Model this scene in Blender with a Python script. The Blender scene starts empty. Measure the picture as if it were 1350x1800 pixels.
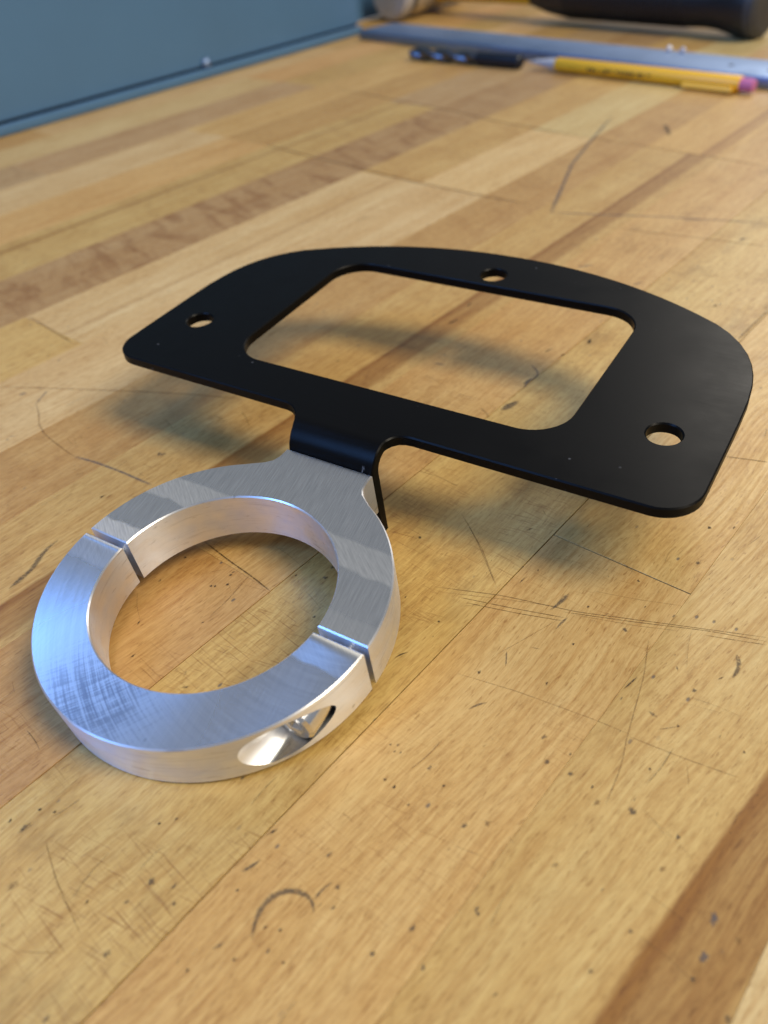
import bpy, bmesh, math, random, json
from math import sin, cos, pi, radians, sqrt, atan2
from mathutils import Vector, Matrix
from mathutils.geometry import tessellate_polygon
import numpy as np

sc = bpy.context.scene
COL = sc.collection
U = 0.032                      # metres per unit: the outer radius of the clamp ring
rnd = random.Random(7)

# ------------------------------------------------------------------ camera
cam = bpy.data.cameras.new('camera')
cam_o = bpy.data.objects.new('camera', cam); COL.objects.link(cam_o); sc.camera = cam_o
RC = ((0.84777367, 0.52578426, -0.06950336), (0.28909171, -0.56799508, -0.7705891), (-0.44464119, 0.6331923, -0.63353115))
r, d, f = (Vector(v).normalized() for v in RC)
m = Matrix(((r.x, -d.x, -f.x, 0), (r.y, -d.y, -f.y, 0), (r.z, -d.z, -f.z, 0), (0, 0, 0, 1)))
m.translation = Vector((2.65252598, -2.129215, 3.47338888)) * U
cam_o.matrix_world = m
cam.sensor_fit = 'VERTICAL'; cam.sensor_height = 36; cam.lens = 1419.97 / 1800 * 36
cam.clip_start = 0.005; cam.clip_end = 50
cam.dof.use_dof = True; cam.dof.focus_distance = 4.75 * U; cam.dof.aperture_fstop = 16

# ------------------------------------------------------------------ light
w = bpy.data.worlds.new('World'); sc.world = w; w.use_nodes = True
bg = w.node_tree.nodes['Background']
bg.inputs[0].default_value = (0.86, 0.90, 0.96, 1); bg.inputs[1].default_value = 0.31
sc.view_settings.view_transform = 'Standard'; sc.view_settings.look = 'None'
sc.view_settings.exposure = 0.0; sc.view_settings.gamma = 1
sc.cycles.use_denoising = True
sc.cycles.max_bounces = 8

def area(name, loc, target, sx, sy, power, col, shape='RECTANGLE'):
    l = bpy.data.lights.new(name, 'AREA'); l.shape = shape; l.size = sx
    if shape in ('RECTANGLE', 'ELLIPSE'): l.size_y = sy
    l.energy = power; l.color = col
    o = bpy.data.objects.new(name, l); COL.objects.link(o)
    o.location = loc
    o.rotation_euler = (Vector(target) - Vector(loc)).to_track_quat('-Z', 'Y').to_euler()
    return o
area('ceiling_panel_light', (1.30, 0.10, 1.70), (0.03, 0.06, 0), 0.66, 1.05, 45, (1.0, 0.88, 0.68))
area('ceiling_panel_light', (-0.05, 2.60, 1.70), (0.05, 0.10, 0), 0.50, 0.90, 20, (1.0, 0.93, 0.82))
area('window_light', (-0.62, -0.86, 0.95), (0, 0, 0), 0.28, 0.95, 13, (0.14, 0.38, 1.0))
area('window_light', (-0.98, 0.10, 0.98), (-0.02, -0.02, 0), 0.26, 0.26, 1.6, (0.13, 0.37, 1.0))

# ------------------------------------------------------------------ helpers
def link(name, me, mat=None, parent=None):
    o = bpy.data.objects.new(name, me); COL.objects.link(o)
    if mat: me.materials.append(mat)
    if parent: o.parent = parent
    return o
def tag(o, label=None, cat=None, group=None, kind=None):
    for k, v in (('label', label), ('category', cat), ('group', group), ('kind', kind)):
        if v: o[k] = v
    return o
def empty(name, loc, rot=(0, 0, 0)):
    o = bpy.data.objects.new(name, None); COL.objects.link(o); o.location = loc; o.rotation_euler = rot
    o.empty_display_size = 0.01
    return o
def finish(bm, name, mat, parent=None, angle=32, scale=1.0, smooth=True):
    me = bpy.data.meshes.new(name)
    if scale != 1.0: bmesh.ops.scale(bm, vec=(scale,) * 3, verts=bm.verts)
    bmesh.ops.recalc_face_normals(bm, faces=bm.faces)
    bm.to_mesh(me); bm.free()
    if smooth:
        me.polygons.foreach_set('use_smooth', [True] * len(me.polygons))
        me.set_sharp_from_angle(angle=radians(angle))
    return link(name, me, mat, parent)
def arc(cx, cy, r, a0, a1, n):
    return [(cx + r * cos(a0 + (a1 - a0) * i / n), cy + r * sin(a0 + (a1 - a0) * i / n)) for i in range(n + 1)]
def offset_loop(L, dist):
    """move a closed 2D loop to its left by dist"""
    P = np.array(L, float); a = P - np.roll(P, 1, 0); b = np.roll(P, -1, 0) - P
    a /= np.linalg.norm(a, axis=1)[:, None]; b /= np.linalg.norm(b, axis=1)[:, None]
    na = np.stack([-a[:, 1], a[:, 0]], 1); nb = np.stack([-b[:, 1], b[:, 0]], 1)
    n = na + nb; n /= np.maximum(1 + (na * nb).sum(1), 0.3)[:, None]
    return [tuple(q) for q in P + n * dist]
def slab(loops, z0, z1, c):
    """prism of a CCW outline and CW holes, edges chamfered by c"""
    bm = bmesh.new(); tops = []; bots = []; rings = []
    for L in loops:
        I = offset_loop(L, c); n = len(L); R = []
        for P, z in ((I, z0), (L, z0 + c), (L, z1 - c), (I, z1)):
            R.append([bm.verts.new((x, y, z)) for x, y in P])
        for k in range(3):
            for i in range(n):
                j = (i + 1) % n
                bm.faces.new((R[k][i], R[k][j], R[k + 1][j], R[k + 1][i]))
        bots.append((I, R[0])); tops.append((I, R[3]))
    for S, flip in ((bots, True), (tops, False)):
        flat = [v for _, vs in S for v in vs]
        for t in tessellate_polygon([[Vector((x, y, 0)) for x, y in I] for I, _ in S]):
            v = [flat[i] for i in t]
            try: bm.faces.new(v[::-1] if flip else v)
            except ValueError: pass
    return bm
def lathe(prof, n=48, axis='X', closed=False):
    """revolve (a, r) points about an axis"""
    bm = bmesh.new(); rings = []
    for a, r in prof:
        if r < 1e-7:
            p = (a, 0, 0) if axis == 'X' else (0, a, 0) if axis == 'Y' else (0, 0, a)
            rings.append([bm.verts.new(p)])
        else:
            ring = []
            for i in range(n):
                t = 2 * pi * i / n; y, z = r * cos(t), r * sin(t)
                ring.append(bm.verts.new((a, y, z) if axis == 'X' else (z, a, y) if axis == 'Y' else (y, z, a)))
            rings.append(ring)
    for A, B in zip(rings, rings[1:]):
        for i in range(n):
            j = (i + 1) % n
            if len(A) == 1 and len(B) == 1: break
            if len(A) == 1: bm.faces.new((A[0], B[i], B[j]))
            elif len(B) == 1: bm.faces.new((A[i], B[0], A[j]))
            else: bm.faces.new((A[i], B[i], B[j], A[j]))
    return bm
def box(x0, x1, y0, y1, z0, z1, bev=0.0, seg=1):
    bm = bmesh.new(); bmesh.ops.create_cube(bm, size=1)
    for v in bm.verts:
        v.co = ((x0 + x1) / 2 + v.co.x * (x1 - x0), (y0 + y1) / 2 + v.co.y * (y1 - y0), (z0 + z1) / 2 + v.co.z * (z1 - z0))
    if bev: bmesh.ops.bevel(bm, geom=bm.edges[:], offset=bev, segments=seg, affect='EDGES', profile=0.5)
    return bm

# ------------------------------------------------------------------ materials
class NT:
    def __init__(s, name):
        s.m = bpy.data.materials.new(name); s.m.use_nodes = True; s.t = s.m.node_tree
        s.b = s.t.nodes['Principled BSDF']
    def n(s, typ, **kw):
        x = s.t.nodes.new('ShaderNode' + typ)
        for k, v in kw.items(): setattr(x, k, v)
        return x
    def put(s, sock, v):
        if v is None: return
        if isinstance(v, bpy.types.NodeSocket): s.t.links.new(v, sock)
        else:
            if isinstance(v, tuple) and len(v) == 3 and sock.type == 'RGBA': v = v + (1,)
            sock.default_value = v
    def math(s, op, a, b=None, c=None, clamp=False):
        x = s.n('Math', operation=op, use_clamp=clamp)
        for i, v in enumerate((a, b, c)): s.put(x.inputs[i], v)
        return x.outputs[0]
    def vmath(s, op, a, b=None):
        x = s.n('VectorMath', operation=op)
        s.put(x.inputs[0], a); s.put(x.inputs[1], b)
        return x.outputs[0]
    def mix(s, f, a, b, mode='MIX'):
        x = s.n('Mix', data_type='RGBA', blend_type=mode)
        s.put(x.inputs[0], f); s.put(x.inputs[6], a); s.put(x.inputs[7], b)
        return x.outputs[2]
    def step(s, v, a, b, lo=0.0, hi=1.0):
        x = s.n('MapRange', interpolation_type='SMOOTHSTEP')
        for i, q in enumerate((v, a, b, lo, hi)): s.put(x.inputs[i], q)
        return x.outputs[0]
    def lin(s, v, a, b, lo=0.0, hi=1.0):
        x = s.n('MapRange')
        for i, q in enumerate((v, a, b, lo, hi)): s.put(x.inputs[i], q)
        return x.outputs[0]
    def noise(s, vec, scale, detail=3, rough=0.55, dist=0.0):
        x = s.n('TexNoise'); s.put(x.inputs['Vector'], vec)
        for k, v in (('Scale', scale), ('Detail', detail), ('Roughness', rough), ('Distortion', dist)): s.put(x.inputs[k], v)
        return x.outputs['Fac']
    def voro(s, vec, scale, rand=1.0):
        x = s.n('TexVoronoi'); s.put(x.inputs['Vector'], vec); s.put(x.inputs['Scale'], scale); s.put(x.inputs['Randomness'], rand)
        return x.outputs['Distance'], x.outputs['Color']
    def obj(s): return s.n('TexCoord').outputs['Object']
    def attr(s, name, typ='OBJECT'):
        x = s.n('Attribute', attribute_type=typ, attribute_name=name); return x
    def sep(s, v):
        x = s.n('SeparateXYZ'); s.put(x.inputs[0], v); return x.outputs
    def comb(s, x, y, z):
        c = s.n('CombineXYZ')
        for i, v in enumerate((x, y, z)): s.put(c.inputs[i], v)
        return c.outputs[0]
    def bump(s, h, strength, dist):
        x = s.n('Bump'); s.put(x.inputs['Height'], h); s.put(x.inputs['Strength'], strength); s.put(x.inputs['Distance'], dist)
        s.t.links.new(x.outputs[0], s.b.inputs['Normal']); return x
    def set(s, **kw):
        for k, v in kw.items(): s.put(s.b.inputs[k.replace('_', ' ')], v)
        return s.m

def mat_wood():
    N = NT('butcher_block_wood')
    tone = N.attr('wood').outputs['Color']; seed = N.attr('seed').outputs['Fac']
    sp, sw, sa = (N.attr(k).outputs['Fac'] for k in ('streak_at', 'streak_width', 'streak_dark'))
    sl = N.attr('slant').outputs['Fac']; cro = N.attr('sawn').outputs['Fac']; fig = N.attr('figure').outputs['Fac']
    dirt = N.attr('dirt').outputs['Fac']
    P = N.vmath('MULTIPLY', N.obj(), (1000, 1000, 1000))       # millimetres: x across, y along
    o = N.sep(P); off = N.math('MULTIPLY', seed, 531.0)
    x = N.math('SUBTRACT', o[0], N.math('MULTIPLY', o[1], sl)); y = o[1]
    wob = N.noise(N.comb(N.math('MULTIPLY', o[0], 0.02), N.math('MULTIPLY_ADD', y, 0.012, off), off), 1.0, 2)
    xw = N.math('ADD', x, N.math('MULTIPLY', N.math('SUBTRACT', wob, 0.5), 9.0))
    # broad growth bands, fine fibres, pores
    band = N.noise(N.comb(N.math('MULTIPLY', xw, 0.16), N.math('MULTIPLY_ADD', y, 0.006, off), 3.0), 1.0, 3, 0.6)
    fib = N.noise(N.comb(N.math('MULTIPLY', xw, 1.5), N.math('MULTIPLY_ADD', y, 0.05, off), 7.0), 1.0, 4, 0.65)
    fine = N.noise(N.comb(N.math('MULTIPLY', xw, 5.0), N.math('MULTIPLY_ADD', y, 0.3, off), 9.0), 1.0, 3, 0.6)
    pore = N.noise(N.comb(N.math('MULTIPLY', xw, 2.6), N.math('MULTIPLY_ADD', y, 0.34, off), 21.0), 1.0, 2, 0.5)
    pore = N.step(pore, 0.60, 0.72)
    dash = N.noise(N.comb(N.math('MULTIPLY', xw, 1.1), N.math('MULTIPLY_ADD', y, 0.30, off), 33.0), 1.0, 5, 0.72)
    patch = N.noise(N.comb(N.math('MULTIPLY', o[0], 0.05), N.math('MULTIPLY_ADD', y, 0.022, off), 1.0), 1.0, 3, 0.6)
    # cross figure (short dark flecks lying across the grain)
    fl = N.noise(N.comb(N.math('MULTIPLY_ADD', y, 0.10, N.math('MULTIPLY', o[0], 0.03)), N.math('MULTIPLY_ADD', o[0], 0.035, off), 4.0), 1.0, 3, 0.6, 0.6)
    fl = N.math('MULTIPLY', N.step(fl, 0.46, 0.66), fig)
    # scraper and saw marks lying across the staves
    sx = N.noise(N.comb(N.math('MULTIPLY_ADD', o[0], 0.10, N.math('MULTIPLY', y, 0.02)), N.math('MULTIPLY_ADD', y, 2.6, N.math('MULTIPLY_ADD', o[0], 0.18, off)), 2.0), 1.0, 3, 0.6)
    sx2 = N.noise(N.comb(N.math('MULTIPLY', o[0], 0.12), N.math('MULTIPLY_ADD', y, 2.2, N.math('MULTIPLY_ADD', o[0], -0.55, off)), 5.0), 1.0, 2, 0.6)
    area_m = N.noise(N.comb(N.math('MULTIPLY', o[0], 0.045), N.math('MULTIPLY_ADD', y, 0.045, off), 6.0), 1.0, 2, 0.5)
    crossm = N.math('MULTIPLY', N.step(area_m, 0.40, 0.62), cro)
    cross = N.math('MULTIPLY', N.math('MAXIMUM', N.step(sx, 0.55, 0.70), N.step(sx2, 0.58, 0.72)), crossm)
    # worn specks
    vd, vc = N.voro(N.comb(N.math('MULTIPLY', o[0], 0.30), N.math('MULTIPLY_ADD', y, 0.17, off), 0.0), 1.0)
    sr = N.sep(vc)[0]
    speck = N.math('MULTIPLY', N.step(vd, 0.12, 0.05), N.step(sr, 0.66, 0.80))
    grime = N.noise(N.comb(N.math('MULTIPLY', o[0], 0.075), N.math('MULTIPLY_ADD', y, 0.05, off), 14.0), 1.0, 4, 0.62)
    # heart streak
    jag = N.math('MULTIPLY', N.math('SUBTRACT', band, 0.5), 2.0)
    dx = N.math('ADD', N.math('SUBTRACT', x, sp), jag)
    st = N.math('MULTIPLY', N.step(dx, -0.7, 0.5), N.step(N.math('SUBTRACT', dx, sw), 1.6, -0.8))
    edge = N.math('MULTIPLY', N.step(dx, -0.9, 0.1), N.step(dx, 3.0, 0.4))
    st = N.math('MULTIPLY', N.math('MULTIPLY_ADD', edge, 0.55, N.math('MULTIPLY', st, N.lin(fib, 0.3, 0.7, 0.85, 1.1))), sa)
    c = tone
    c = N.mix(N.lin(band, 0.3, 0.72, 0.0, 0.62), c, N.mix(1.0, c, (0.80, 0.66, 0.47), 'MULTIPLY'))
    c = N.mix(N.lin(patch, 0.35, 0.7, 0.0, 0.5), c, N.mix(1.0, c, (0.86, 0.77, 0.62), 'MULTIPLY'))
    c = N.mix(N.lin(fib, 0.42, 0.75, 0.0, 0.78), c, N.mix(1.0, c, (0.70, 0.55, 0.38), 'MULTIPLY'))
    c = N.mix(N.lin(fib, 0.42, 0.22, 0.0, 0.35), c, N.mix(1.0, c, (1.14, 1.16, 1.22), 'MULTIPLY'))
    c = N.mix(N.lin(fine, 0.45, 0.75, 0.0, 0.62), c, N.mix(1.0, c, (0.72, 0.6, 0.45), 'MULTIPLY'))
    c = N.mix(N.math('MULTIPLY', N.lin(dash, 0.48, 0.74, 0.0, 0.85), N.lin(patch, 0.3, 0.65, 0.25, 1.0)), c, N.mix(1.0, c, (0.58, 0.46, 0.32), 'MULTIPLY'))
    c = N.mix(N.lin(dash, 0.46, 0.28, 0.0, 0.5), c, N.mix(1.0, c, (1.12, 1.13, 1.16), 'MULTIPLY'))
    c = N.mix(N.math('MULTIPLY', pore, 0.6), c, N.mix(1.0, c, (0.50, 0.36, 0.22), 'MULTIPLY'))
    c = N.mix(N.math('MULTIPLY', fl, 0.75), c, N.mix(1.0, c, (0.66, 0.53, 0.42), 'MULTIPLY'))
    c = N.mix(st, c, N.mix(1.0, c, (0.50, 0.34, 0.19), 'MULTIPLY'))
    c = N.mix(N.math('MULTIPLY', N.step(grime, 0.5, 0.72), dirt), c, N.mix(1.0, c, (0.63, 0.58, 0.51), 'MULTIPLY'))
    c = N.mix(N.math('MULTIPLY', cross, 0.8), c, N.mix(1.0, c, (0.55, 0.42, 0.28), 'MULTIPLY'))
    c = N.mix(N.math('MULTIPLY', speck, 0.75), c, N.mix(sr, (0.12, 0.075, 0.035), (0.07, 0.065, 0.06)))
    h = N.math('SUBTRACT', N.math('MULTIPLY', fib, 0.35), N.math('ADD', N.math('MULTIPLY', cross, 0.5), N.math('MULTIPLY', speck, 1.0)))
    h = N.math('ADD', h, N.math('MULTIPLY', fine, 0.2))
    N.bump(h, 0.35, 0.00012)
    return N.set(Base_Color=c, Roughness=N.lin(fib, 0.3, 0.7, 0.38, 0.50), Specular_IOR_Level=0.5)

def mat_marks():
    N = NT('scuffs_and_dents')
    a = N.attr('mark', 'GEOMETRY'); P = N.vmath('MULTIPLY', N.obj(), (1000, 1000, 1000))
    br = N.noise(P, 1.6, 5, 0.75); al = N.math('MULTIPLY', a.outputs['Alpha'], N.step(br, 0.30, 0.54), clamp=True)
    N.set(Base_Color=a.outputs['Color'], Roughness=0.7, Alpha=al, Specular_IOR_Level=0.2)
    return N.m

def plain(name, col, rough, metal=0.0, spec=0.5, var=0.0, scale=200, bump=0.0):
    N = NT(name); c = col
    if var:
        nz = N.noise(N.obj(), scale, 4, 0.6)
        c = N.mix(N.lin(nz, 0.3, 0.7, 0.0, var), col, tuple(q * 0.5 for q in col))
        rough = N.lin(nz, 0.3, 0.7, rough * 0.85, rough * 1.15)
        if bump: N.bump(nz, bump, 0.0004)
    return N.set(Base_Color=c, Roughness=rough, Metallic=metal, Specular_IOR_Level=spec)

def mat_alu():
    """machined aluminium: milling passes on the flat faces, turning lines round the rim and bore (object space, metres)"""
    N = NT('machined_aluminium')
    P = N.vmath('MULTIPLY', N.obj(), (1 / U, 1 / U, 1 / U)); o = N.sep(P); x = o[0]; y = N.math('SUBTRACT', o[1], 1.0); z = o[2]
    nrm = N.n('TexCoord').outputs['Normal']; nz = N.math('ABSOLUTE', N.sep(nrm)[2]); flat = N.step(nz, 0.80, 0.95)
    side = N.math('SIGN', x)
    # milling passes: strips along x
    wig = N.math('MULTIPLY', N.math('SUBTRACT', N.noise(P, 9.0, 3), 0.5), 0.05); yb = N.math('ADD', y, wig)
    def strip(a, b, s=0.012):
        return N.math('MULTIPLY', N.step(yb, a - s, a + s), N.step(yb, b + s, b - s))
    left = N.step(x, 0.1, -0.1)
    b1 = N.math('MULTIPLY', strip(0.0, 0.135), N.lin(left, 0, 1, 0.25, 1.0)); b2 = strip(0.41, 0.6)
    b3 = strip(-0.19, 0.0)
    bands = N.math('ADD', N.math('ADD', b1, N.math('MULTIPLY', b2, 0.8)), b3, clamp=True)
    # fine lay: straight lines along y on the upper half, cutter arcs on the lower half
    l1 = N.noise(N.comb(N.math('MULTIPLY_ADD', x, 120.0, N.math('MULTIPLY', y, 22.0)), N.math('MULTIPLY', y, 5.0), 0.0), 1.0, 3, 0.65)
    l2 = N.noise(N.comb(N.math('MULTIPLY_ADD', x, 60.0, N.math('MULTIPLY', y, 80.0)), N.math('MULTIPLY_ADD', y, 5.0, N.math('MULTIPLY', x, -5.0)), 3.0), 1.0, 2, 0.6)
    # arcs of the cutter
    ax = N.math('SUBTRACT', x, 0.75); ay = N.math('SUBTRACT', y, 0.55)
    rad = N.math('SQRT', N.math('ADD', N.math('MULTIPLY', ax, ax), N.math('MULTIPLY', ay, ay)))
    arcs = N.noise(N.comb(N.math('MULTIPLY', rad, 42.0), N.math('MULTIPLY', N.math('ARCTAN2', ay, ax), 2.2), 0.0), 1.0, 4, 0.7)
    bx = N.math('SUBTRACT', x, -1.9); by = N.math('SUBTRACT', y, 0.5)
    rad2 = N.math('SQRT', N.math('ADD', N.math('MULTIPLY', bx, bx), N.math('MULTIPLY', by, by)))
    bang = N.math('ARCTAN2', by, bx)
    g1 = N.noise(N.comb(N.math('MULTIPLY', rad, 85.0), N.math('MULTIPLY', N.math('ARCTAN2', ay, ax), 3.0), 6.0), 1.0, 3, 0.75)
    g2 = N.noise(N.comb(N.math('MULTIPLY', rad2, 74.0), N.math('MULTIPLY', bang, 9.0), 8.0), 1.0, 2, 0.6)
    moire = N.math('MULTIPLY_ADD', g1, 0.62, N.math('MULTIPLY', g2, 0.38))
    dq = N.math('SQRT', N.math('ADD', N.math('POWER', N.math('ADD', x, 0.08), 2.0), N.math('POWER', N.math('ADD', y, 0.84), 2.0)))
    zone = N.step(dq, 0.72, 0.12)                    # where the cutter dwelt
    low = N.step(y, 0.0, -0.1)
    # turned rim: lines round the axis
    tl = N.noise(N.comb(N.math('MULTIPLY', N.math('ARCTAN2', y, x), 1.3), N.math('MULTIPLY', z, 55.0), 0.0), 1.0, 4, 0.65)
    tb = N.noise(N.comb(N.math('MULTIPLY', N.math('ARCTAN2', y, x), 3.0), N.math('MULTIPLY', z, 6.0), 4.0), 1.0, 3, 0.6)
    lay = N.mix(bands, l1, l2)
    lay = N.mix(N.math('MULTIPLY', low, 0.6), lay, arcs)
    lay = N.mix(N.math('MULTIPLY', zone, 0.6), lay, moire)
    layv = N.math('MULTIPLY', lay, 1.0)
    h = N.mix(flat, tl, layv)
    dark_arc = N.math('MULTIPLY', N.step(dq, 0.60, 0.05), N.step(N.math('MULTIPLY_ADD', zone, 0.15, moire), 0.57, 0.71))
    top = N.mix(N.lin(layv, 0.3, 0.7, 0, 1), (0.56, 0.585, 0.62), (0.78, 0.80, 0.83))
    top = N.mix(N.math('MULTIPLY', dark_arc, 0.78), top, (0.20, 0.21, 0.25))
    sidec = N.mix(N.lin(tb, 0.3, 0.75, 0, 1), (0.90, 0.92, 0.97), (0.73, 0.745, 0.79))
    sidec = N.mix(N.math('MULTIPLY', N.step(tl, 0.54, 0.72), 0.55), sidec, (0.50, 0.50, 0.53))  # dark streaks of the turned sides' reflections, put into the colour
    scr = N.noise(N.comb(N.math('MULTIPLY', N.math('ARCTAN2', y, x), 5.0), N.math('MULTIPLY', z, 30.0), 9.0), 1.0, 3, 0.6)
    sidec = N.mix(N.math('MULTIPLY', N.step(scr, 0.60, 0.70), 0.5), sidec, (0.46, 0.45, 0.46))
    # small nicks
    vd, vc = N.voro(N.comb(N.math('MULTIPLY', x, 9.0), N.math('MULTIPLY', y, 6.0), N.math('MULTIPLY', z, 7.0)), 1.0)
    nick = N.math('MULTIPLY', N.step(vd, 0.10, 0.04), N.step(N.sep(vc)[0], 0.72, 0.8))
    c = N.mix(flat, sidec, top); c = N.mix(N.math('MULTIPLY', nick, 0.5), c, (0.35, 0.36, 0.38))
    rt = N.math('MULTIPLY_ADD', bands, 0.15, 0.27); rt = N.math('MULTIPLY_ADD', zone, 0.10, rt)
    rg = N.mix(flat, N.lin(tb, 0.3, 0.7, 0.32, 0.46), rt)
    # lay direction for the anisotropic gloss
    tanx = (0.0, 0.0, 1.0)
    tflat = N.mix(low, (1.0, -0.18, 0.0), N.vmath('NORMALIZE', N.comb(ax, ay, 0.0)))
    tg = N.vmath('NORMALIZE', N.mix(flat, tanx, tflat))
    vt = N.n('VectorTransform', vector_type='VECTOR', convert_from='OBJECT', convert_to='WORLD'); N.put(vt.inputs[0], tg)
    N.put(N.b.inputs['Tangent'], vt.outputs[0])
    N.bump(h, 0.22, 0.00006)
    return N.set(Base_Color=c, Metallic=1.0, Roughness=rg, Anisotropic=0.8)

def mat_black():
    N = NT('black_anodised_aluminium')
    P = N.vmath('MULTIPLY', N.obj(), (1 / U, 1 / U, 1 / U)); o = N.sep(P)
    g = N.noise(N.comb(N.math('MULTIPLY', o[0], 6.0), N.math('MULTIPLY', o[1], 90.0), N.math('MULTIPLY', o[2], 90.0)), 1.0, 3, 0.6)
    vd, vc = N.voro(P, 7.0); s = N.sep(vc)
    dust = N.math('MULTIPLY', N.step(vd, 0.085, 0.03), N.step(s[0], 0.80, 0.86))
    vd2, vc2 = N.voro(P, 17.0); dust2 = N.math('MULTIPLY', N.step(vd2, 0.07, 0.03), N.step(N.sep(vc2)[0], 0.90, 0.94))
    du = N.math('MULTIPLY', N.math('MAXIMUM', dust, dust2), 0.16)
    # pale rub marks on the bend
    rb = N.noise(N.comb(N.math('MULTIPLY', o[0], 30.0), N.math('MULTIPLY', o[1], 6.0), N.math('MULTIPLY', o[2], 6.0)), 1.0, 3, 0.6)
    rub = N.math('MULTIPLY', N.math('MULTIPLY', N.step(o[0], 0.24, 0.28), N.step(o[0], 0.33, 0.30)), N.math('MULTIPLY', N.step(rb, 0.60, 0.66), N.step(N.math('SUBTRACT', o[1], 1.0), 1.30, 1.22)))
    c = N.mix(N.math('MAXIMUM', du, N.math('MULTIPLY', rub, 0.5)), (0.0016, 0.0017, 0.002), (0.35, 0.36, 0.38))
    N.bump(g, 0.03, 0.00005)
    sm = N.noise(P, 1.7, 4, 0.6)
    return N.set(Base_Color=c, Roughness=N.math('ADD', N.lin(g, 0.3, 0.7, 0.0, 0.03), N.lin(sm, 0.35, 0.65, 0.31, 0.40)), Specular_IOR_Level=0.10)

M_WOOD = mat_wood(); M_MARK = mat_marks(); M_ALU = mat_alu(); M_BLACK = mat_black()
M_GLUE = plain('dark_glue_line', (0.035, 0.02, 0.01), 0.8)
M_STEEL = plain('bright_screw_steel', (0.78, 0.79, 0.82), 0.16, 1.0)
M_BLUE = plain('blue_grey_enamel', (0.082, 0.185, 0.345), 0.42, 0, 0.4, 0.18, 14)
M_RULE = plain('brushed_flat_bar', (0.25, 0.35, 0.56), 0.5, 1.0, 0.5, 0.2, 60)
M_YEL = plain('yellow_plastic', (0.83, 0.46, 0.02), 0.38)
M_PINK = plain('pink_rubber', (0.50, 0.16, 0.34), 0.75, 0, 0.3)
M_TIP = plain('grey_plastic_cone', (0.42, 0.43, 0.47), 0.4)
M_INK = plain('dark_print', (0.06, 0.03, 0.01), 0.6)
M_OXIDE = plain('black_oxide_steel', (0.012, 0.016, 0.026), 0.35, 0.4)
M_FLUTE = plain('ground_flute_steel', (0.13, 0.14, 0.17), 0.3, 1.0)
M_RUB = plain('black_rubber_grip', (0.010, 0.011, 0.015), 0.42, 0, 0.4, 0.3, 300, 0.3)
M_CAP = plain('worn_grey_rubber', (0.045, 0.046, 0.05), 0.5, 0, 0.4, 0.3, 200)
M_HYEL = plain('yellow_fibreglass', (0.62, 0.42, 0.02), 0.45)
M_HEAD = plain('forged_hammer_steel', (0.66, 0.62, 0.55), 0.5, 0.8, 0.5, 0.35, 90)
M_HFACE = plain('ground_hammer_face', (0.50, 0.50, 0.54), 0.45, 0.25, 0.5, 0.3, 150)
M_CHIP = plain('bright_metal_chip', (0.7, 0.7, 0.75), 0.5, 0.3)

# ------------------------------------------------------------------ workbench top of glued staves
A = radians(82); DX, DY = sin(A), -cos(A); EX, EY = cos(A), sin(A)      # across, along
def st(s, t, z=0.0): return Vector(((s * DX + t * EX) * U, (s * DY + t * EY) * U, z * U))
bench = empty('workbench_top', (0, 0, 0))
tag(bench, 'scarred butcher block workbench top of glued maple staves', 'workbench', kind='structure')
PALE, TAN, ORG, BRN = (0.66, 0.505, 0.245), (0.585, 0.402, 0.152), (0.53, 0.34, 0.122), (0.455, 0.305, 0.138)
YEL = (0.615, 0.432, 0.165); GRY = (0.50, 0.355, 0.175)
SEAMS = [-12.45, -11.4, -10.4, -9.35, -8.3, -7.25, -6.18, -5.05, -4.0, -2.95, -2.1, -1.02, -0.06, 1.07, 1.98, 3.02, 4.1, 5.15, 6.2, 7.2, 8.3, 9.3]
# per stave: joints along it, then (tone, extras) for each length
SPEC = {
 0: ([6.0, 13.5], [(TAN, {}), (PALE, {}), (TAN, {})]),
 1: ([10.6], [(PALE, {}), (YEL, {})]),
 2: ([4.6, 10.6], [(GRY, {'figure': .3}), (GRY, {}), (TAN, {'figure': .3})]),
 3: ([7.3, 16], [(PALE, {}), (YEL, {}), (PALE, {})]),
 4: ([1.5, 7.27], [(PALE, {}), (YEL, {}), (ORG, {})]),
 5: ([10.2], [(TAN, {'figure': .3, 'streak_at': 6.0, 'streak_width': 1.5, 'streak_dark': .5}), (GRY, {})]),
 6: ([9.9], [(BRN, {'figure': 1.0}), (BRN, {'figure': .5})]),
 7: ([1.65, 6.94], [(YEL, {}), (PALE, {'streak_at': 22.0, 'streak_width': 1.0, 'streak_dark': .25}), (TAN, {'figure': .3})]),
 8: ([6.91, 9.7], [(PALE, {'sawn': .2}), (PALE, {}), (PALE, {})]),
 9: ([12.0], [((0.52, 0.342, 0.135), {'figure': .35, 'sawn': .3}), (ORG, {})]),
 10: ([9.59], [(TAN, {'streak_at': 25.2, 'streak_width': 8.0, 'streak_dark': .62, 'figure': .25}), (TAN, {'streak_at': 25.2, 'streak_width': 6.0, 'streak_dark': .5})]),
 11: ([0.37, 14.0], [(ORG, {'sawn': .75}), (TAN, {'sawn': .8, 'dirt': .5}), (YEL, {})]),
 12: ([9.0], [(YEL, {'sawn': 1.0, 'dirt': .75}), (PALE, {})]),
 13: ([1.81, 12.0], [(YEL, {'slant': .035, 'sawn': .45}), (YEL, {'slant': .05, 'dirt': .4, 'sawn': .3}), (TAN, {})]),
 14: ([8.0], [(YEL, {'slant': .085, 'streak_at': 8.7, 'streak_width': 11.0, 'streak_dark': .72, 'dirt': .2}), (YEL, {})]),
 15: ([6.0], [(PALE, {'slant': .06}), (TAN, {})]),
}
stave_n = 0
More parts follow.
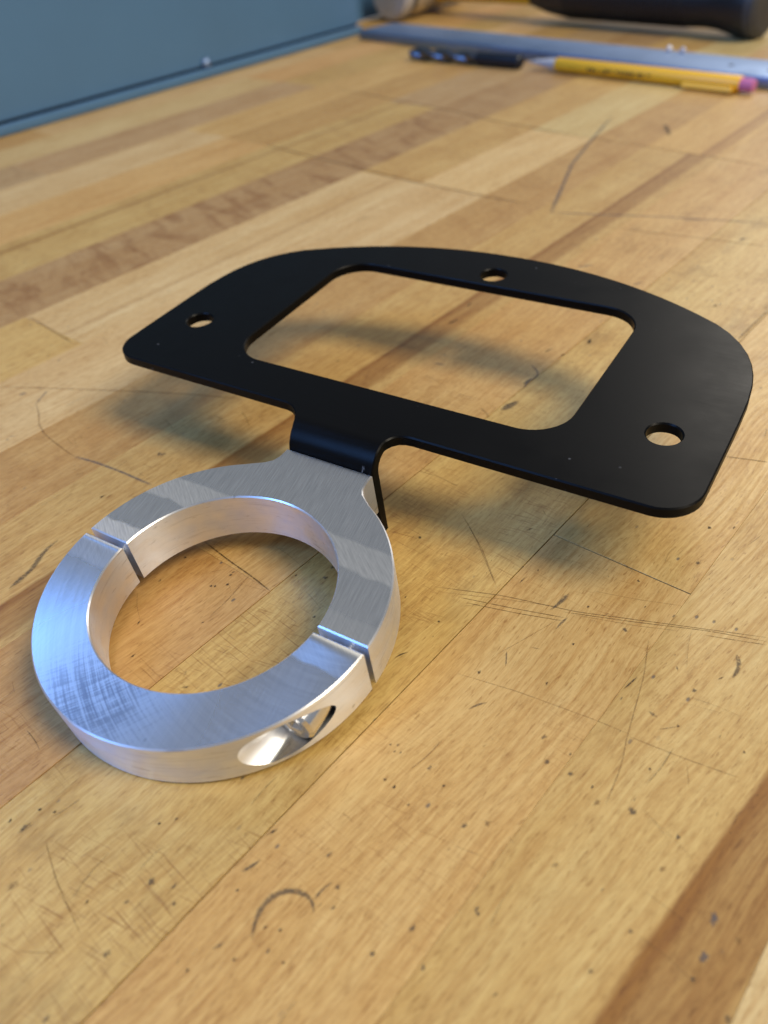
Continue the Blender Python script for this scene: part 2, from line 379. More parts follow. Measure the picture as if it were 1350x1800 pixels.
def stave(s0, s1, t0, t1, tone, ex):
    global stave_n
    g = 0.0006
    dark = (1.07, -.06)
    l = .0035 if min(abs(s0 - q) for q in dark) < .02 else g
    rr = .0035 if min(abs(s1 - q) for q in dark) < .02 else g
    e0 = .004 if abs(t0 - 1.81) < .1 else .0006; e1 = .004 if abs(t1 - 1.81) < .1 else .0006
    bm = box((0 + l) * U, (s1 - s0 - rr) * U, e0 * U, (t1 - t0 - e1) * U, -0.045, 0.0, 0.00003)

    o = finish(bm, 'wood_stave', M_WOOD, bench, smooth=False)
    o.location = st(s0, t0); o.rotation_euler = (0, 0, A - pi / 2)
    P = dict(wood=[q * rnd.uniform(.96, 1.04) for q in tone], seed=rnd.random(), streak_at=-900.0, streak_width=1.0, streak_dark=0.0, slant=rnd.uniform(-.01, .01), sawn=0.0, figure=0.0, dirt=0.12)
    P.update(ex)
    if P['streak_at'] > -100: P['streak_at'] += 0.0
    for k, v in P.items(): o[k] = v
    stave_n += 1
for i, (s0, s1) in enumerate(zip(SEAMS, SEAMS[1:])):
    if i in SPEC: js, spec = SPEC[i]
    else: js = [rnd.uniform(-2, 12)]; spec = [((YEL, TAN)[k % 2], {}) for k in range(2)]
    ends = [-5.0] + js + [34.0]
    for (t0, t1), (tone, ex) in zip(zip(ends, ends[1:]), spec): stave(s0, s1, t0, t1, tone, ex)
for t0, t1 in ((-5.0, 12.0), (12.0, 34.0)): stave(-13.5, -12.45, t0, t1, TAN, {})
core = finish(box(-13.5 * U, 9.3 * U, -5 * U, 34 * U, -0.044, -0.0005), 'core_board', M_GLUE, bench, smooth=False)
core.rotation_euler = (0, 0, A - pi / 2)

# scuffs, scratches and dents in the wood
POL, BLOB = json.loads('[[[0,0.134,[[27.73,28.02],[40.28,31.95],[53.99,34.48],[68.88,39.12],[85.13,44.1]]],[1,0.139,[[30.51,27.68],[40.68,31.11],[50.67,34.15]]],[0,0.147,[[33.06,27.69],[43.11,29.8],[52.66,32.09]]],[0,0.136,[[35.25,27.09],[44.64,29.08],[52.47,31.16]]],[0,0.127,[[52.13,33.4],[64.19,37.02],[76.14,41.0],[85.33,43.14]]],[1,0.12,[[53.8,33.53],[64.47,36.19],[71.66,38.6]]],[0,0.115,[[75.97,39.73],[81.14,41.11],[85.49,42.38]]],[1,0.103,[[54.93,41.02],[62.34,42.58],[70.37,44.87]]],[1,0.194,[[67.57,34.04],[69.38,26.03],[70.24,18.88],[70.94,12.8],[71.91,7.26],[72.12,0.0]]],[1,0.145,[[41.67,11.31],[52.13,12.71],[65.25,13.49],[71.08,13.51]]],[1,0.167,[[71.23,13.08],[79.48,13.27],[85.51,13.71],[88.01,13.96]]],[1,0.124,[[80.35,12.57],[81.78,8.76]]],[1,0.138,[[24.38,48.18],[29.93,42.64],[37.06,34.77]]],[1,0.121,[[45.6,18.33],[48.27,23.66],[51.86,31.25]]],[2,0.734,[[51.04,38.26],[50.62,35.68],[49.68,32.61]]],[2,0.409,[[53.13,32.35],[52.61,30.83],[52.37,28.66]]],[2,0.741,[[81.59,37.78],[82.72,36.04],[82.6,33.95],[82.27,32.35]]],[2,0.247,[[46.67,20.06],[47.71,17.95],[48.15,16.54]]],[2,0.283,[[46.63,5.56],[47.45,7.17],[48.79,8.31]]],[3,0.281,[[68.49,25.19],[67.95,23.47],[67.42,21.64]]],[3,0.324,[[80.25,30.89],[80.93,31.97]]],[2,0.448,[[72.31,19.23],[73.91,18.73]]],[2,0.132,[[74.63,16.42],[75.95,17.47],[77.25,18.57]]],[3,0.271,[[42.02,38.48],[41.66,36.27]]],[3,0.233,[[37.48,52.75],[36.52,51.2]]],[3,0.255,[[31.56,11.35],[30.57,10.43],[30.04,8.76]]],[2,0.282,[[73.49,30.59],[74.02,29.64]]],[3,0.199,[[50.12,22.69],[51.9,23.11]]],[2,0.723,[[38.45,-41.46],[37.4,-39.85],[36.86,-37.89],[37.05,-36.16],[37.62,-34.89],[38.74,-33.63],[40.37,-33.07],[41.86,-33.01],[42.87,-33.5],[43.69,-34.5]]],[2,0.32,[[42.66,-33.07],[42.62,-31.39],[43.49,-29.6]]],[1,0.205,[[2.44,-46.22],[8.52,-49.43],[13.55,-51.35],[17.4,-52.79]]],[2,0.414,[[31.3,-34.98],[31.94,-33.77],[32.61,-32.23]]],[3,0.342,[[30.99,-28.81],[31.87,-27.08]]],[2,0.309,[[34.65,-45.18],[35.58,-43.56]]],[1,0.17,[[38.66,-20.24],[41.13,-20.75]]],[1,0.126,[[11.7,-58.75],[14.43,-57.51],[16.81,-56.0]]],[2,1.146,[[-48.69,-12.98],[-48.92,-9.49],[-49.12,-6.5],[-50.9,-3.01],[-51.75,0.08],[-51.57,2.34]]],[4,0.423,[[-106.47,45.36],[-104.99,42.19],[-103.54,39.1]]],[1,0.391,[[-103.54,39.1],[-98.56,35.96],[-94.04,32.23],[-87.96,29.48],[-77.5,26.99],[-73.5,26.33]]],[4,0.574,[[-73.5,26.33],[-67.06,26.95],[-58.75,27.07],[-47.25,26.56]]],[1,0.498,[[-121.22,40.68],[-105.37,47.19],[-83.66,55.83],[-68.27,61.43],[-52.66,66.06]]],[1,0.785,[[-151.17,75.53],[-137.13,72.4],[-123.01,69.1]]],[0,0.305,[[-22.26,17.08],[-12.41,14.68],[-6.99,13.62],[-0.75,12.06]]],[1,0.228,[[-6.85,13.44],[-6.52,9.61],[-6.2,5.9],[-6.42,1.09]]],[3,0.379,[[-12.63,-14.17],[-12.42,-12.84]]],[3,0.333,[[-6.72,-1.26],[-6.41,-0.53]]],[3,0.308,[[1.08,-14.54],[1.58,-13.51]]],[3,0.283,[[-17.47,-7.45],[-17.81,-6.3]]],[3,0.205,[[0.61,-14.61],[1.09,-13.97]]],[4,1.203,[[-54.93,358.77],[-49.07,310.66],[-44.98,281.02],[-36.11,246.04],[-30.63,224.06]]],[4,0.798,[[-30.63,224.06],[-10.18,229.0],[7.68,233.95],[43.71,240.38]]],[1,1.874,[[-234.17,375.47],[-188.46,361.94],[-163.07,354.67],[-139.36,347.89],[-109.73,335.67],[-82.39,328.36],[-57.18,321.61]]],[1,1.145,[[-57.18,321.61],[-22.96,315.56],[4.93,309.1],[30.38,303.2]]],[1,1.752,[[-201.52,263.38],[-167.63,254.7],[-142.66,248.69],[-102.46,238.67],[-66.74,232.56],[-40.92,229.59]]],[2,2.244,[[-26.34,351.86],[-19.02,334.45]]],[1,0.914,[[-97.26,189.85],[-93.93,194.81]]],[1,0.751,[[-1.64,217.63],[22.1,218.75],[48.15,219.46]]],[4,0.915,[[-3.01,180.43],[0.95,183.73]]],[4,0.518,[[18.0,173.71],[19.85,177.25]]],[4,0.582,[[15.95,233.84],[22.23,235.41]]],[4,1.096,[[38.96,221.27],[39.5,224.22]]],[3,0.641,[[43.74,168.07],[44.49,170.47]]],[3,0.628,[[19.06,131.96],[18.57,135.43]]],[3,0.615,[[14.78,122.5],[15.42,124.32]]],[2,0.625,[[10.06,122.47],[11.12,125.95]]],[2,0.592,[[11.99,104.26],[11.87,106.34],[12.84,108.41]]],[0,0.311,[[54.78,151.05],[58.16,172.29]]],[2,1.851,[[12.1,90.55],[13.07,93.27],[14.19,96.41]]],[4,0.446,[[12.75,102.82],[12.26,106.67],[13.37,108.84],[13.5,111.42],[9.52,114.74]]],[3,0.615,[[14.73,122.44],[15.67,124.3]]],[3,0.53,[[-22.78,139.62],[-22.94,142.89]]],[3,0.685,[[-22.55,126.9],[-21.28,131.0]]],[4,0.628,[[-14.61,104.53],[-11.67,105.0]]],[1,0.425,[[6.95,89.15],[9.5,88.11],[10.99,85.88]]],[3,0.493,[[-40.85,93.4],[-39.99,95.07]]],[3,0.469,[[19.47,131.9],[19.06,134.54]]],[0,0.244,[[65.51,94.78],[69.42,95.71],[74.21,96.7]]],[3,0.358,[[11.73,92.18],[14.11,96.73]]],[1,0.23,[[38.29,33.52],[30.89,42.06],[21.95,50.15]]],[1,0.194,[[5.75,59.23],[11.09,59.38],[17.06,58.09]]]],[[3,0.286,55.77,16.61],[3,0.263,64.4,5.58],[3,0.255,75.82,8.98],[3,0.265,77.22,18.68],[3,0.254,87.33,18.72],[3,0.316,32.87,20.44],[3,0.317,61.27,47.5],[3,0.311,55.42,36.68],[3,0.298,56.44,26.88],[3,0.253,69.37,1.9],[3,0.263,43.36,-12.72],[3,0.26,49.79,-8.93],[2,0.458,77.51,26.81],[2,0.448,59.57,6.49],[2,0.444,46.44,-7.11],[2,0.533,69.73,57.46],[3,0.474,17.99,39.25],[3,0.446,68.8,68.81],[3,0.443,73.16,71.05],[3,0.392,44.65,13.3],[2,0.499,63.22,34.31],[2,0.436,61.78,2.48],[2,0.429,65.7,2.31],[2,0.816,75.91,0.95],[2,0.275,39.92,-6.13],[2,0.272,41.04,-7.07],[2,0.273,40.11,-7.34],[2,0.275,38.83,-6.61],[2,0.257,46.69,-14.36],[2,0.301,69.72,41.61],[2,0.809,-2.25,-46.28],[2,0.664,20.92,-42.56],[2,0.545,22.69,-52.87],[2,0.38,41.28,-41.54],[2,0.411,24.22,-41.5],[2,0.404,25.91,-43.29],[2,0.408,19.92,-46.5],[2,0.399,44.5,-29.98],[2,0.391,45.58,-32.63],[2,0.413,40.73,-26.73],[3,0.263,43.87,-41.72],[3,0.288,14.96,-49.37],[3,0.318,-5.26,-46.66],[3,0.265,33.49,-48.82],[3,0.266,38.02,-44.63],[3,0.283,32.47,-37.38],[3,0.261,53.47,-34.87],[3,0.318,-0.25,-42.25],[3,0.32,-2.63,-43.14],[3,0.309,17.32,-33.53],[3,0.308,15.48,-35.46],[3,0.272,39.05,-39.35],[3,0.271,41.03,-38.64],[3,0.309,41.4,-12.44],[3,0.306,43.26,-12.85],[1,0.762,3.71,-53.18],[2,0.444,21.87,-62.24],[2,0.395,82.61,0.26],[2,0.365,81.14,-15.55],[2,0.354,78.44,-22.72],[2,0.365,59.94,-33.12],[2,0.373,53.39,-34.85],[2,0.346,89.59,-17.39],[2,0.382,62.51,-23.02],[2,0.38,62.98,-23.51],[2,0.531,56.3,-29.51],[2,0.58,55.54,-13.2],[1,0.579,58.36,-11.17],[1,0.55,69.28,-12.08],[1,0.537,82.25,-5.38],[1,0.498,93.24,-9.8],[1,0.58,70.88,-0.31],[4,0.8,89.94,-8.72],[4,0.775,90.05,-14.05],[2,0.466,94.4,-19.69],[2,0.73,-54.59,36.68],[2,0.729,-53.59,37.18],[3,0.551,-54.5,17.83],[4,0.857,-111.53,41.03],[3,0.353,-10.27,11.65],[3,0.349,-11.03,7.73],[3,0.349,-9.07,9.26],[3,0.35,-11.79,7.43],[3,0.348,1.64,17.9],[3,0.355,-10.3,12.66],[3,0.367,-22.37,11.35],[3,0.357,-22.25,3.58],[3,0.458,7.48,20.21],[3,0.464,6.78,23.14],[3,0.436,11.53,10.3]]]')
KCOL = {0: (0.075, 0.04, 0.016, .80), 1: (0.17, 0.09, 0.035, .42), 2: (0.11, 0.085, 0.058, .70), 3: (0.055, 0.04, 0.028, .85), 4: (0.10, 0.105, 0.12, .65)}
bm = bmesh.new(); lay = bm.loops.layers.float_color.new('mark'); zdec = 3e-5
vals = {}
def vert(x, y, z, a, c):
    v = bm.verts.new((x, y, z)); vals[v] = (c[0], c[1], c[2], a * c[3]); return v
def ribbon(k, wmm, pts):
    global zdec
    c = KCOL[k]; zdec += 2e-7
    P = [Vector((x, y)) * 1e-3 for x, y in pts]; Q = []
    for a, b in zip(P, P[1:]):
        n = max(2, int((b - a).length / 0.0009)); n = min(n, 30)
        Q += [a.lerp(b, i / n) for i in range(n)]
    Q.append(P[-1])
    for _ in range(3):
        Q = [Q[0]] + [(Q[i - 1] + Q[i] * 2 + Q[i + 1]) / 4 for i in range(1, len(Q) - 1)] + [Q[-1]]
    rows = []
    for i, q in enumerate(Q):
        t = (Q[min(i + 1, len(Q) - 1)] - Q[max(i - 1, 0)]).normalized(); nn = Vector((-t.y, t.x))
        f = i / (len(Q) - 1); hw = wmm * 1e-3 * 0.75 * (rnd.uniform(.75, 1.25) if k in (2, 3) else rnd.uniform(.9, 1.1))
        if k in (2, 3): hw *= 0.35 + 0.65 * sin(pi * min(1, max(0.04, f)) ** .8)
        a = min(1, f * 7 + .25, (1 - f) * 7 + .25) * rnd.uniform(.75, 1)
        rows.append([vert(*(q + nn * hw), zdec, 0, c), vert(*(q + nn * hw * .35), zdec, a, c), vert(*(q - nn * hw * .35), zdec, a, c), vert(*(q - nn * hw), zdec, 0, c)])
    for A0, B0 in zip(rows, rows[1:]):
        for j in range(3): bm.faces.new((A0[j], A0[j + 1], B0[j + 1], B0[j]))
def blot(k, rmm, x, y, asp=None):
    global zdec
    c = KCOL[k]; zdec += 2e-7; n = 12; r = rmm * 1e-3; asp = asp or rnd.uniform(1.0, 2.2); ph = A + rnd.uniform(-.35, .35)
    inn, out = [], []
    for i in range(n):
        t = 2 * pi * i / n; k1 = rnd.uniform(.55, 1.25)
        u, v = cos(t) * r * asp ** .5 * k1, sin(t) * r / asp ** .5 * k1
        X, Y = u * cos(ph) - v * sin(ph), u * sin(ph) + v * cos(ph)
        inn.append(vert(x * 1e-3 + X * .5, y * 1e-3 + Y * .5, zdec, rnd.uniform(.75, 1), c)); out.append(vert(x * 1e-3 + X * 1.1, y * 1e-3 + Y * 1.1, zdec, 0, c))
    cc = vert(x * 1e-3, y * 1e-3, zdec, 1, c)
    for i in range(n):
        j = (i + 1) % n
        bm.faces.new((cc, inn[i], inn[j])); bm.faces.new((inn[i], out[i], out[j], inn[j]))
for k, wmm, pts in POL: ribbon(k, wmm, pts)
for k, r_, x, y in BLOB: blot(k, r_, x, y)
for i in range(900):                                     # countless tiny nicks
    s, t = rnd.uniform(-3.5, 3.6), rnd.triangular(-2.4, 8, 0.8); p = st(s, t) * 1000
    blot(rnd.choice((3, 2, 1, 1, 1)), rnd.choice((.07, .09, .12, .16, .22)) * (1.0 if t < 4 else 1.3), p.x, p.y, rnd.uniform(1.5, 7))
for i in range(230):                                     # hairline scratches
    s, t = rnd.uniform(-4, 3.6), rnd.triangular(-2.4, 9, 0.5); p = st(s, t) * 1000; an = A + rnd.choice((rnd.gauss(0, .12), rnd.gauss(1.45, .25), rnd.uniform(0, pi))); L = rnd.uniform(1.5, 9)
    q = (p.x + cos(an) * L, p.y + sin(an) * L); b_ = rnd.uniform(-.06, .06) * L
    ribbon(rnd.choice((1, 1, 1, 0)), rnd.uniform(.05, .11), [(p.x, p.y), ((p.x + q[0]) / 2 - sin(an) * b_, (p.y + q[1]) / 2 + cos(an) * b_), q])
for fc in bm.faces:
    for lp in fc.loops: lp[lay] = vals[lp.vert]
me = bpy.data.meshes.new('scuff_marks'); bm.normal_update(); bm.to_mesh(me); bm.free()
marks = link('scuff_marks', me, M_MARK, bench); marks['kind'] = 'stuff'

# ------------------------------------------------------------------ blue sheet metal panel behind the bench
panel = empty('metal_side_panel', st(-12.3, 0)); panel.rotation_euler = (0, 0, A - pi / 2)
tag(panel, 'blue grey painted sheet metal panel standing along the far left edge of the bench', 'panel')
PE = 15.2 * U                                                # the sheet ends here and steps back
finish(box(-0.0030, -0.0002, -3 * U, PE, 0.0070, 0.26, 0.0003), 'panel_sheet', M_BLUE, panel)
finish(box(-0.0008, 0.0042, -3 * U, PE, 0.0002, 0.0056, 0.0010, 2), 'bottom_flange', M_BLUE, panel)
finish(box(-0.0034, -0.0012, -3 * U, PE - 0.001, 0.0003, 0.0120), 'shadow_gap_strip', M_OXIDE, panel)  # dark strip added to draw the shadow line between sheet and flange
finish(box(-0.0400, -0.0032, PE - 0.003, PE - 0.0002, 0.0003, 0.26, 0.0003), 'return_flange', M_BLUE, panel)
finish(box(-0.0430, -0.0402, PE - 0.003, 34 * U, 0.0003, 0.26, 0.0003), 'rear_sheet', M_BLUE, panel)
s_ = lathe([(0, 0), (0, .10), (.03, .11), (.07, .09), (.10, .05), (.11, 0)], 20, 'X'); bmesh.ops.scale(s_, vec=(U,) * 3, verts=s_.verts)
so = finish(s_, 'screw_head', M_RULE, panel); so.location = (0.0002, 10.33 * U, 0.0082)

# ------------------------------------------------------------------ the clamp with its bracket
AL = radians(6.0191)
T = 0.321; R0, R1 = 1.0, 0.691; GAP = 0.019; TL = -0.051
mount = empty('tube_clamp_bracket', (0, -U, 0), (AL, 0, 0))
tag(mount, 'silver two piece tube clamp carrying a bent black mounting bracket with a rectangular cutout', 'bracket')
def dev(o): o.location = (0, U, 0); o.parent = mount; return o

def ring_half(upper):
    a0 = math.asin(GAP / R0); b0 = math.asin(GAP / R1)
    if upper:
        aj = atan2(.883, .47)
        tab = [(.425, .915), (.385, .945), (.358, .985), (.347, 1.035), (.345, 1.11)]
        L = arc(0, 0, R0, a0, aj, 44) + tab + [(-x + .04 * max(0, min(1, (y - .9) / .1)), y) for x, y in tab[::-1]] + arc(0, 0, R0, pi - aj, pi - a0, 44)
        L += arc(0, 0, R1, pi - b0, b0, 100)
    else:
        L = arc(0, 0, R0, pi + a0, 2 * pi - a0, 120) + arc(0, 0, R1, 2 * pi - b0, pi + b0, 100)
    bm = slab([L], 0, T, 0.008)
    bmesh.ops.translate(bm, vec=(0, 1, 0), verts=bm.verts)
    return bm
def cut(o, tools):
    for tl in tools:
        md = o.modifiers.new('b', 'BOOLEAN'); md.operation = 'DIFFERENCE'; md.solver = 'EXACT'; md.object = tl
    dg = bpy.context.evaluated_depsgraph_get(); dg.update()
    me = bpy.data.meshes.new_from_object(o.evaluated_get(dg)); o.modifiers.clear(); old = o.data; o.data = me; me.name = o.name
    bpy.data.meshes.remove(old)
    for tl in tools: bpy.data.objects.remove(tl)
    me.polygons.foreach_set('use_smooth', [True] * len(me.polygons)); me.set_sharp_from_angle(angle=radians(28))

CB, CBX, CBF = 0.132, 0.833, -0.225            # counterbore radius, x, floor
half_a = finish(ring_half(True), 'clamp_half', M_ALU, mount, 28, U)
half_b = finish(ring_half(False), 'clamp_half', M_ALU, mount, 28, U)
tools = []
for sx in (1, -1):
    for prof in ([(-1.2, 0), (-1.2, CB), (CBF, CB), (CBF, 0)], [(CBF - .02, 0), (CBF - .02, .06), (.1, .06), (.1, 0)]):
        bt = lathe(prof, 48, 'Y'); bmesh.ops.translate(bt, vec=(sx * CBX, 1, T / 2), verts=bt.verts)
        tools.append(finish(bt, 'tool', None, mount, scale=U))
cut(half_b, tools)
half_a['label'] = 'half with the flat tab bolted to the bracket'
half_b['label'] = 'near half with the screw pockets'
def socket_screw(x):
    H, n = 0.112, 36
    bm = bmesh.new(); y0, y1 = CBF + .004, -.445
    def ring(y, r, n=n, hexa=False):
        V = []
        for i in range(n):
            t = 2 * pi * i / n
            rr = r * (cos(pi / 6) / cos((t % (pi / 3)) - pi / 6)) if hexa else r
            V.append(bm.verts.new((x + rr * cos(t), 1 + y, T / 2 + rr * sin(t))))
        return V
    R = [ring(y0, H), ring(y1 + .018, H), ring(y1, H - .018), ring(y1, .066, hexa=True), ring(y1 + .01, .060, hexa=True), ring(y1 + .12, .058, hexa=True)]
    for P, Q in zip(R, R[1:]):
        for i in range(n): bm.faces.new((P[i], P[(i + 1) % n], Q[(i + 1) % n], Q[i]))
    bm.faces.new(R[-1]); bm.faces.new(R[0][::-1])
    o = finish(bm, 'socket_screw', M_STEEL, mount, 30, U)
    sh = lathe([(CBF + .001, .05), (.30, .05), (.30, 0)], 20, 'Y'); bmesh.ops.translate(sh, vec=(x, 1, T / 2), verts=sh.verts)
    finish(sh, 'screw_shank', M_STEEL, o, 30, U)
for sx in (1, -1): socket_screw(sx * CBX)

# bracket: flat pattern (u, v) of the sheet, cut out, then bent down behind the tab
TH = 0.074; RO = 0.17; HZ = 0.467
yc = 1.1125 + RO; y_t = yc - RO * sin(TL)                     # bend axis and start of the bend
zc = HZ + (y_t - 1) * math.tan(TL) - RO * cos(TL)
VB = (y_t - 1) / cos(TL); TMAX = pi / 2 - TL
leg = zc - (-0.2235)                                          # straight flange below the bend
V_END = VB - RO * TMAX - leg
def outline():
    half = [(.345, V_END + .02), (.345, .20), (.345, .262), (.350, .298), (.366, .335), (.395, .366), (.432, .382), (.48, .3875)]
    lefth = [(-.488, .3875), (-.436, .376), (-.392, .350), (-.352, .308), (-.324, .26), (-.306, .20), (-.298, .12), (-.296, V_END + .02)]
    half += [(1.2, .3875)] + [(1.93 + .235 * sin(t), .6225 - .235 * cos(t)) for t in [pi / 2 * i / 10 for i in range(11)]]
    half += [(2.166, 1.0), (2.166, 1.3), (2.160, 1.55), (2.142, 1.72), (2.118, 1.84), (2.082, 1.955), (2.03, 2.07), (1.955, 2.185), (1.865, 2.285), (1.755, 2.375), (1.61, 2.457)]
    # crown arc down to the middle
    a0 = atan2(2.457 - -.398, 1.61)
    rr = lambda q: 3.256 + (math.hypot(1.61, 2.855) - 3.256) * q
    n = 26
    for i in range(1, n + 1):
        a = a0 + (pi / 2 - a0) * i / n; q = 1 - i / n; half.append((rr(q) * cos(a), -.398 + rr(q) * sin(a)))
    L = [(.325, V_END)] + half + [(-x, y) for x, y in half[8:-1][::-1]] + lefth + [(-.276, V_END)]
    # subdivide long runs so that the bend can follow
    return L
def rrect(x0, x1, y0, y1, r, n=10):
    L = []
    for cx, cy, a in ((x1 - r, y0 + r, -pi / 2), (x1 - r, y1 - r, 0), (x0 + r, y1 - r, pi / 2), (x0 + r, y0 + r, pi)): L += arc(cx, cy, r, a, a + pi / 2, n)
    return L
loops = [outline(), rrect(-1.27, 1.27, .745, 2.335, .27)[::-1]]
for hx, hy in ((-1.813, 1.03), (1.813, 1.03), (0, 2.508)): loops.append(arc(hx, hy, .104, 0, -2 * pi, 40)[:-1])
bm = slab(loops, -TH, 0, 0.0085)
for k in range(17):
    v = VB - RO * TMAX * k / 16
    bmesh.ops.bisect_plane(bm, geom=bm.verts[:] + bm.edges[:] + bm.faces[:], plane_co=(0, v, 0), plane_no=(0, 1, 0), dist=1e-6)
for q in bm.verts:
    u, v, z = q.co
    if v >= VB - 1e-6:
        q.co = (u, 1 + v * cos(TL) - z * sin(TL) + 1, HZ + v * sin(TL) + z * cos(TL))
    else:
        th = min((VB - v) / RO, TMAX); ex = (VB - v) - RO * th; rr = RO + z; a = pi / 2 - (-TL) * -1 + th
        ang = pi / 2 + TL + th                               # direction of the outward normal
        q.co = (u, yc + rr * cos(ang) + 1, zc + rr * sin(ang) - ex)
br = finish(bm, 'bracket_plate', M_BLACK, mount, 24, U)

# ------------------------------------------------------------------ things at the back of the bench
def along(p0, p1):
    d = Vector(p1) - Vector(p0); return atan2(d.y, d.x), d.length
# flat bar
bar = empty('flat_steel_bar', Vector((-9.62, 16.09, 0)) * U, (0, 0, radians(-15.6)))
tag(bar, 'long flat grey metal bar lying behind the yellow pencil', 'bar')
finish(box(0, 14.5 * U, 0, 1.12 * U, 0.0003, 0.19 * U, 0.0006, 2), 'bar_body', M_RULE, bar)
for x, y in ((9.15, .50), (9.88, .42)):
    h = lathe([(0, 0), (0, .05), (.004, .05), (.004, 0)], 14, 'Z'); o = finish(h, 'drilled_hole', M_OXIDE, bar, 30, U); o.location = (x * U, y * U, 0.1905 * U)
for i, (x, y, lb) in enumerate(((7.62, 1.02, 'bright metal chip on the far edge of the grey bar, left of the pair'), (7.90, 1.03, 'bright metal chip on the far edge of the grey bar, right of the pair'))):
    bmc = bmesh.new(); bmesh.ops.create_icosphere(bmc, subdivisions=2, radius=0.05)
    for v in bmc.verts: v.co *= rnd.uniform(.7, 1.2)
    c_ = finish(bmc, 'metal_chip', M_CHIP, None, 30, U)
    c_.location = bar.matrix_world @ Vector((0, 0, 0)); a_ = radians(-15.6)
    c_.location = Vector((-9.62 + x * cos(a_) - y * sin(a_), 16.09 + x * sin(a_) + y * cos(a_), .19 + .05)) * U
    tag(c_, lb, 'metal chip', 'bright chips on the grey bar')

# mechanical pencil
p0, p1 = (-4.36, 14.05), (-0.02, 13.04); an, ln = along(p0 + (0,), p1 + (0,))
pen = empty('mechanical_pencil', Vector((p0[0], p0[1], 0.128)) * U, (0, 0, an))
tag(pen, 'yellow mechanical pencil with grey cone tip and pink eraser in front of the bar', 'pencil')
B0, B1 = .62, ln - .24
def hexa_barrel():
    bm = bmesh.new(); rings = []
    for x, r in ((B0, .10), (B0 + .03, .122), (B1 - .02, .126), (B1, .118)):
        ring = []
        for i in range(36):
            t = 2 * pi * i / 36; rr = r * (1 - .028 * (1 - cos(6 * t)) / 2); ring.append(bm.verts.new((x, rr * cos(t), rr * sin(t))))
        rings.append(ring)
    for P, Q in zip(rings, rings[1:]):
        for i in range(36): bm.faces.new((P[i], P[(i + 1) % 36], Q[(i + 1) % 36], Q[i]))
    bm.faces.new(rings[0]); bm.faces.new(rings[-1]); return bm
barrel = finish(hexa_barrel(), 'barrel', M_YEL, pen, 40, U)
finish(lathe([(0, 0), (0, .018), (.12, .022), (.13, .04), (.5, .092), (B0, .098), (B0 + .01, 0)], 28, 'X'), 'cone_tip', M_TIP, pen, 30, U)
finish(lathe([(B1 - .01, 0), (B1, .1), (B1 + .17, .1), (B1 + .22, .085), (B1 + .235, 0)], 28, 'X'), 'eraser', M_PINK, pen, 30, U)
cl = box(B1 - .95, B1 - .08, -.045, .045, -.012, .012, .008)
clip = finish(cl, 'clip', M_YEL, pen, 30, U); clip.location = (0, -.165 * U, -.055 * U); clip.rotation_euler = (radians(65), 0, 0)
ft = finish(box(B1 - .16, B1 - .06, -.03, .03, -.04, .04, .006), 'clip_root', M_YEL, clip, 30, U); ft.location = (0, 0, -.03 * U)
x = B0 + .75; k = 0; bmt = bmesh.new()
while x < B0 + 2.0:                                          # worn dark print, too small to read
    wd = rnd.uniform(.03, .075)
    for (aa, bb) in ((-38, -24), (-26, -12)):
        if rnd.random() < .8:
            vs = []
            for xx, dg_ in ((x, aa), (x + wd, aa), (x + wd, bb), (x, bb)):
                r = .1275; t = radians(180 + dg_ + 27)
                vs.append(bmt.verts.new((xx, r * cos(t), r * sin(t))))
            bmt.faces.new(vs)
    x += wd + rnd.choice((.02, .025, .06))
pr = finish(bmt, 'barrel_print', M_INK, barrel, 30, U, False); pr['kind'] = 'stuff'

# end mill with spiral flutes
p0, p1 = (-7.12, 14.32), (-4.50, 13.98); an, ln = along(p0 + (0,), p1 + (0,))
mill = empty('twist_drill_bit', Vector((p0[0], p0[1], .128)) * U, (0, 0, an))
tag(mill, 'short dark spiral fluted cutter with plain black shank left of the pencil', 'drill bit')
bmf = bmesh.new(); rings = []; NS = 60; NF = 40
for i in range(NS + 1):
    x = ln * .62 * i / NS; tw = x * 5.6; ring = []
    for j in range(NF):
        t = 2 * pi * j / NF; q = (cos(2 * t) + 1) / 2; rr = .124 - .046 * (1 - q) ** 1.6
        ring.append(bmf.verts.new((x, rr * cos(t + tw), rr * sin(t + tw))))
    rings.append(ring)
for P, Q in zip(rings, rings[1:]):
    for j in range(NF): bmf.faces.new((P[j], P[(j + 1) % NF], Q[(j + 1) % NF], Q[j]))
bmf.faces.new(rings[0]); bmf.faces.new(rings[-1])
finish(bmf, 'spiral_flutes', M_FLUTE, mill, 40, U)
finish(lathe([(ln * .62, 0), (ln * .62, .118), (ln * .64, .126), (ln - .03, .126), (ln, .10), (ln, 0)], 32, 'X'), 'shank', M_OXIDE, mill, 30, U)

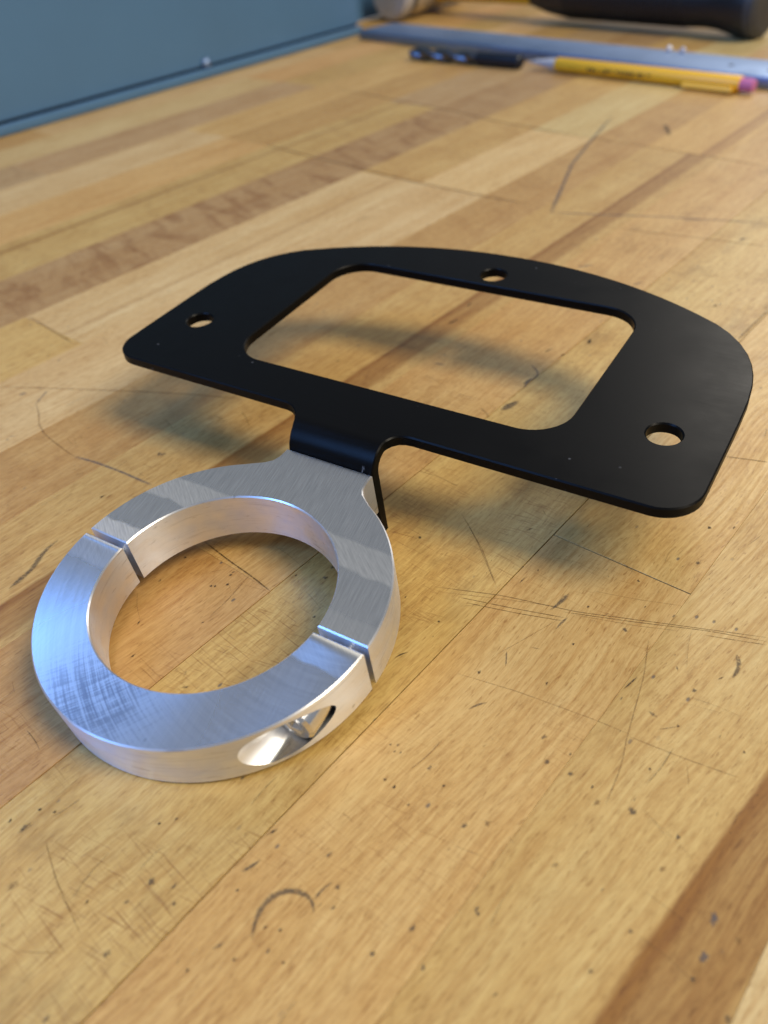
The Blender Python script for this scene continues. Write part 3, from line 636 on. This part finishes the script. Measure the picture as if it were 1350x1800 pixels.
# hammer lying behind the bar
ham = empty('ball_peen_hammer', Vector((-10.1, 18.3, .0)) * U, (0, 0, A - pi / 2))
tag(ham, 'steel headed hammer with yellow handle and black ribbed rubber grip at the back', 'hammer')
hd = lathe([(.36, 0), (.36, .48), (.42, .52), (.55, .52), (.60, .56), (.68, .58), (1.9, .56), (2.1, .42), (2.25, .38), (2.4, .46), (2.7, .52), (3.0, .42), (3.2, .2), (3.24, 0)], 48, 'Y')
h1 = finish(hd, 'hammer_head', M_HEAD, ham, 30, U); h1.location = (0, 0, .62 * U)
hf = finish(lathe([(-.02, 0), (-.02, .53), (.05, .60), (.28, .61), (.34, .56), (.36, .50)], 48, 'Y'), 'striking_face', M_HFACE, ham, 30, U); hf.location = (0, 0, .62 * U)
gv = finish(lathe([(.355, 0), (.355, .52), (.375, .545), (.55, .545), (.57, 0)], 48, 'Y'), 'neck_groove', M_OXIDE, h1, 30, U)
han = Vector((-9.65, 19.75)); butt = Vector((-.86, 17.42)); dd = butt - han
ang_local = atan2(dd.y, dd.x) - (A - pi / 2)
# local position of the eye in the hammer's frame
rel = Vector((-9.65 + 10.1, 19.75 - 18.3)); ca, sa = cos(-(A - pi / 2)), sin(-(A - pi / 2))
eye = Vector((rel.x * ca - rel.y * sa, rel.x * sa + rel.y * ca, .60)) * U; LH = dd.length
hn = finish(lathe([(-.6, 0), (-.6, .36), (.5, .36), (1.2, .33), (3.9, .33), (3.9, 0)], 32, 'X'), 'handle', M_HYEL, ham, 30, U)
hn.location = eye; hn.rotation_euler = (0, radians(-.4), ang_local); hn.scale = (1, 1, .9)
prof = [(3.3, 0), (3.3, .29), (3.45, .33), (3.9, .44), (4.4, .50)]
x = 4.5
while x < LH - 1.6:                                           # fine ribs
    prof += [(x, .515), (x + .05, .515), (x + .065, .498), (x + .085, .498)]; x += .1
prof += [(LH - 1.55, .50), (LH - 1.2, .49), (LH - .9, .51), (LH - .65, .57), (LH - .45, .615), (LH - .16, .615), (LH - .05, .58), (LH, .50), (LH + .03, .12), (LH - .02, .10), (LH - .02, 0)]
gr = finish(lathe(prof, 48, 'X'), 'rubber_grip', M_RUB, ham, 25, U)
bc = finish(lathe([(LH - .22, .5), (LH - .20, .622), (LH - .04, .60), (LH + .02, .50), (LH + .045, .12), (LH - .0, .10), (LH - .0, 0)], 48, 'X'), 'butt_cap', M_CAP, gr, 25, U)
gr.location = eye + Vector((0, 0, .02 * U)); gr.rotation_euler = (0, 0, ang_local)
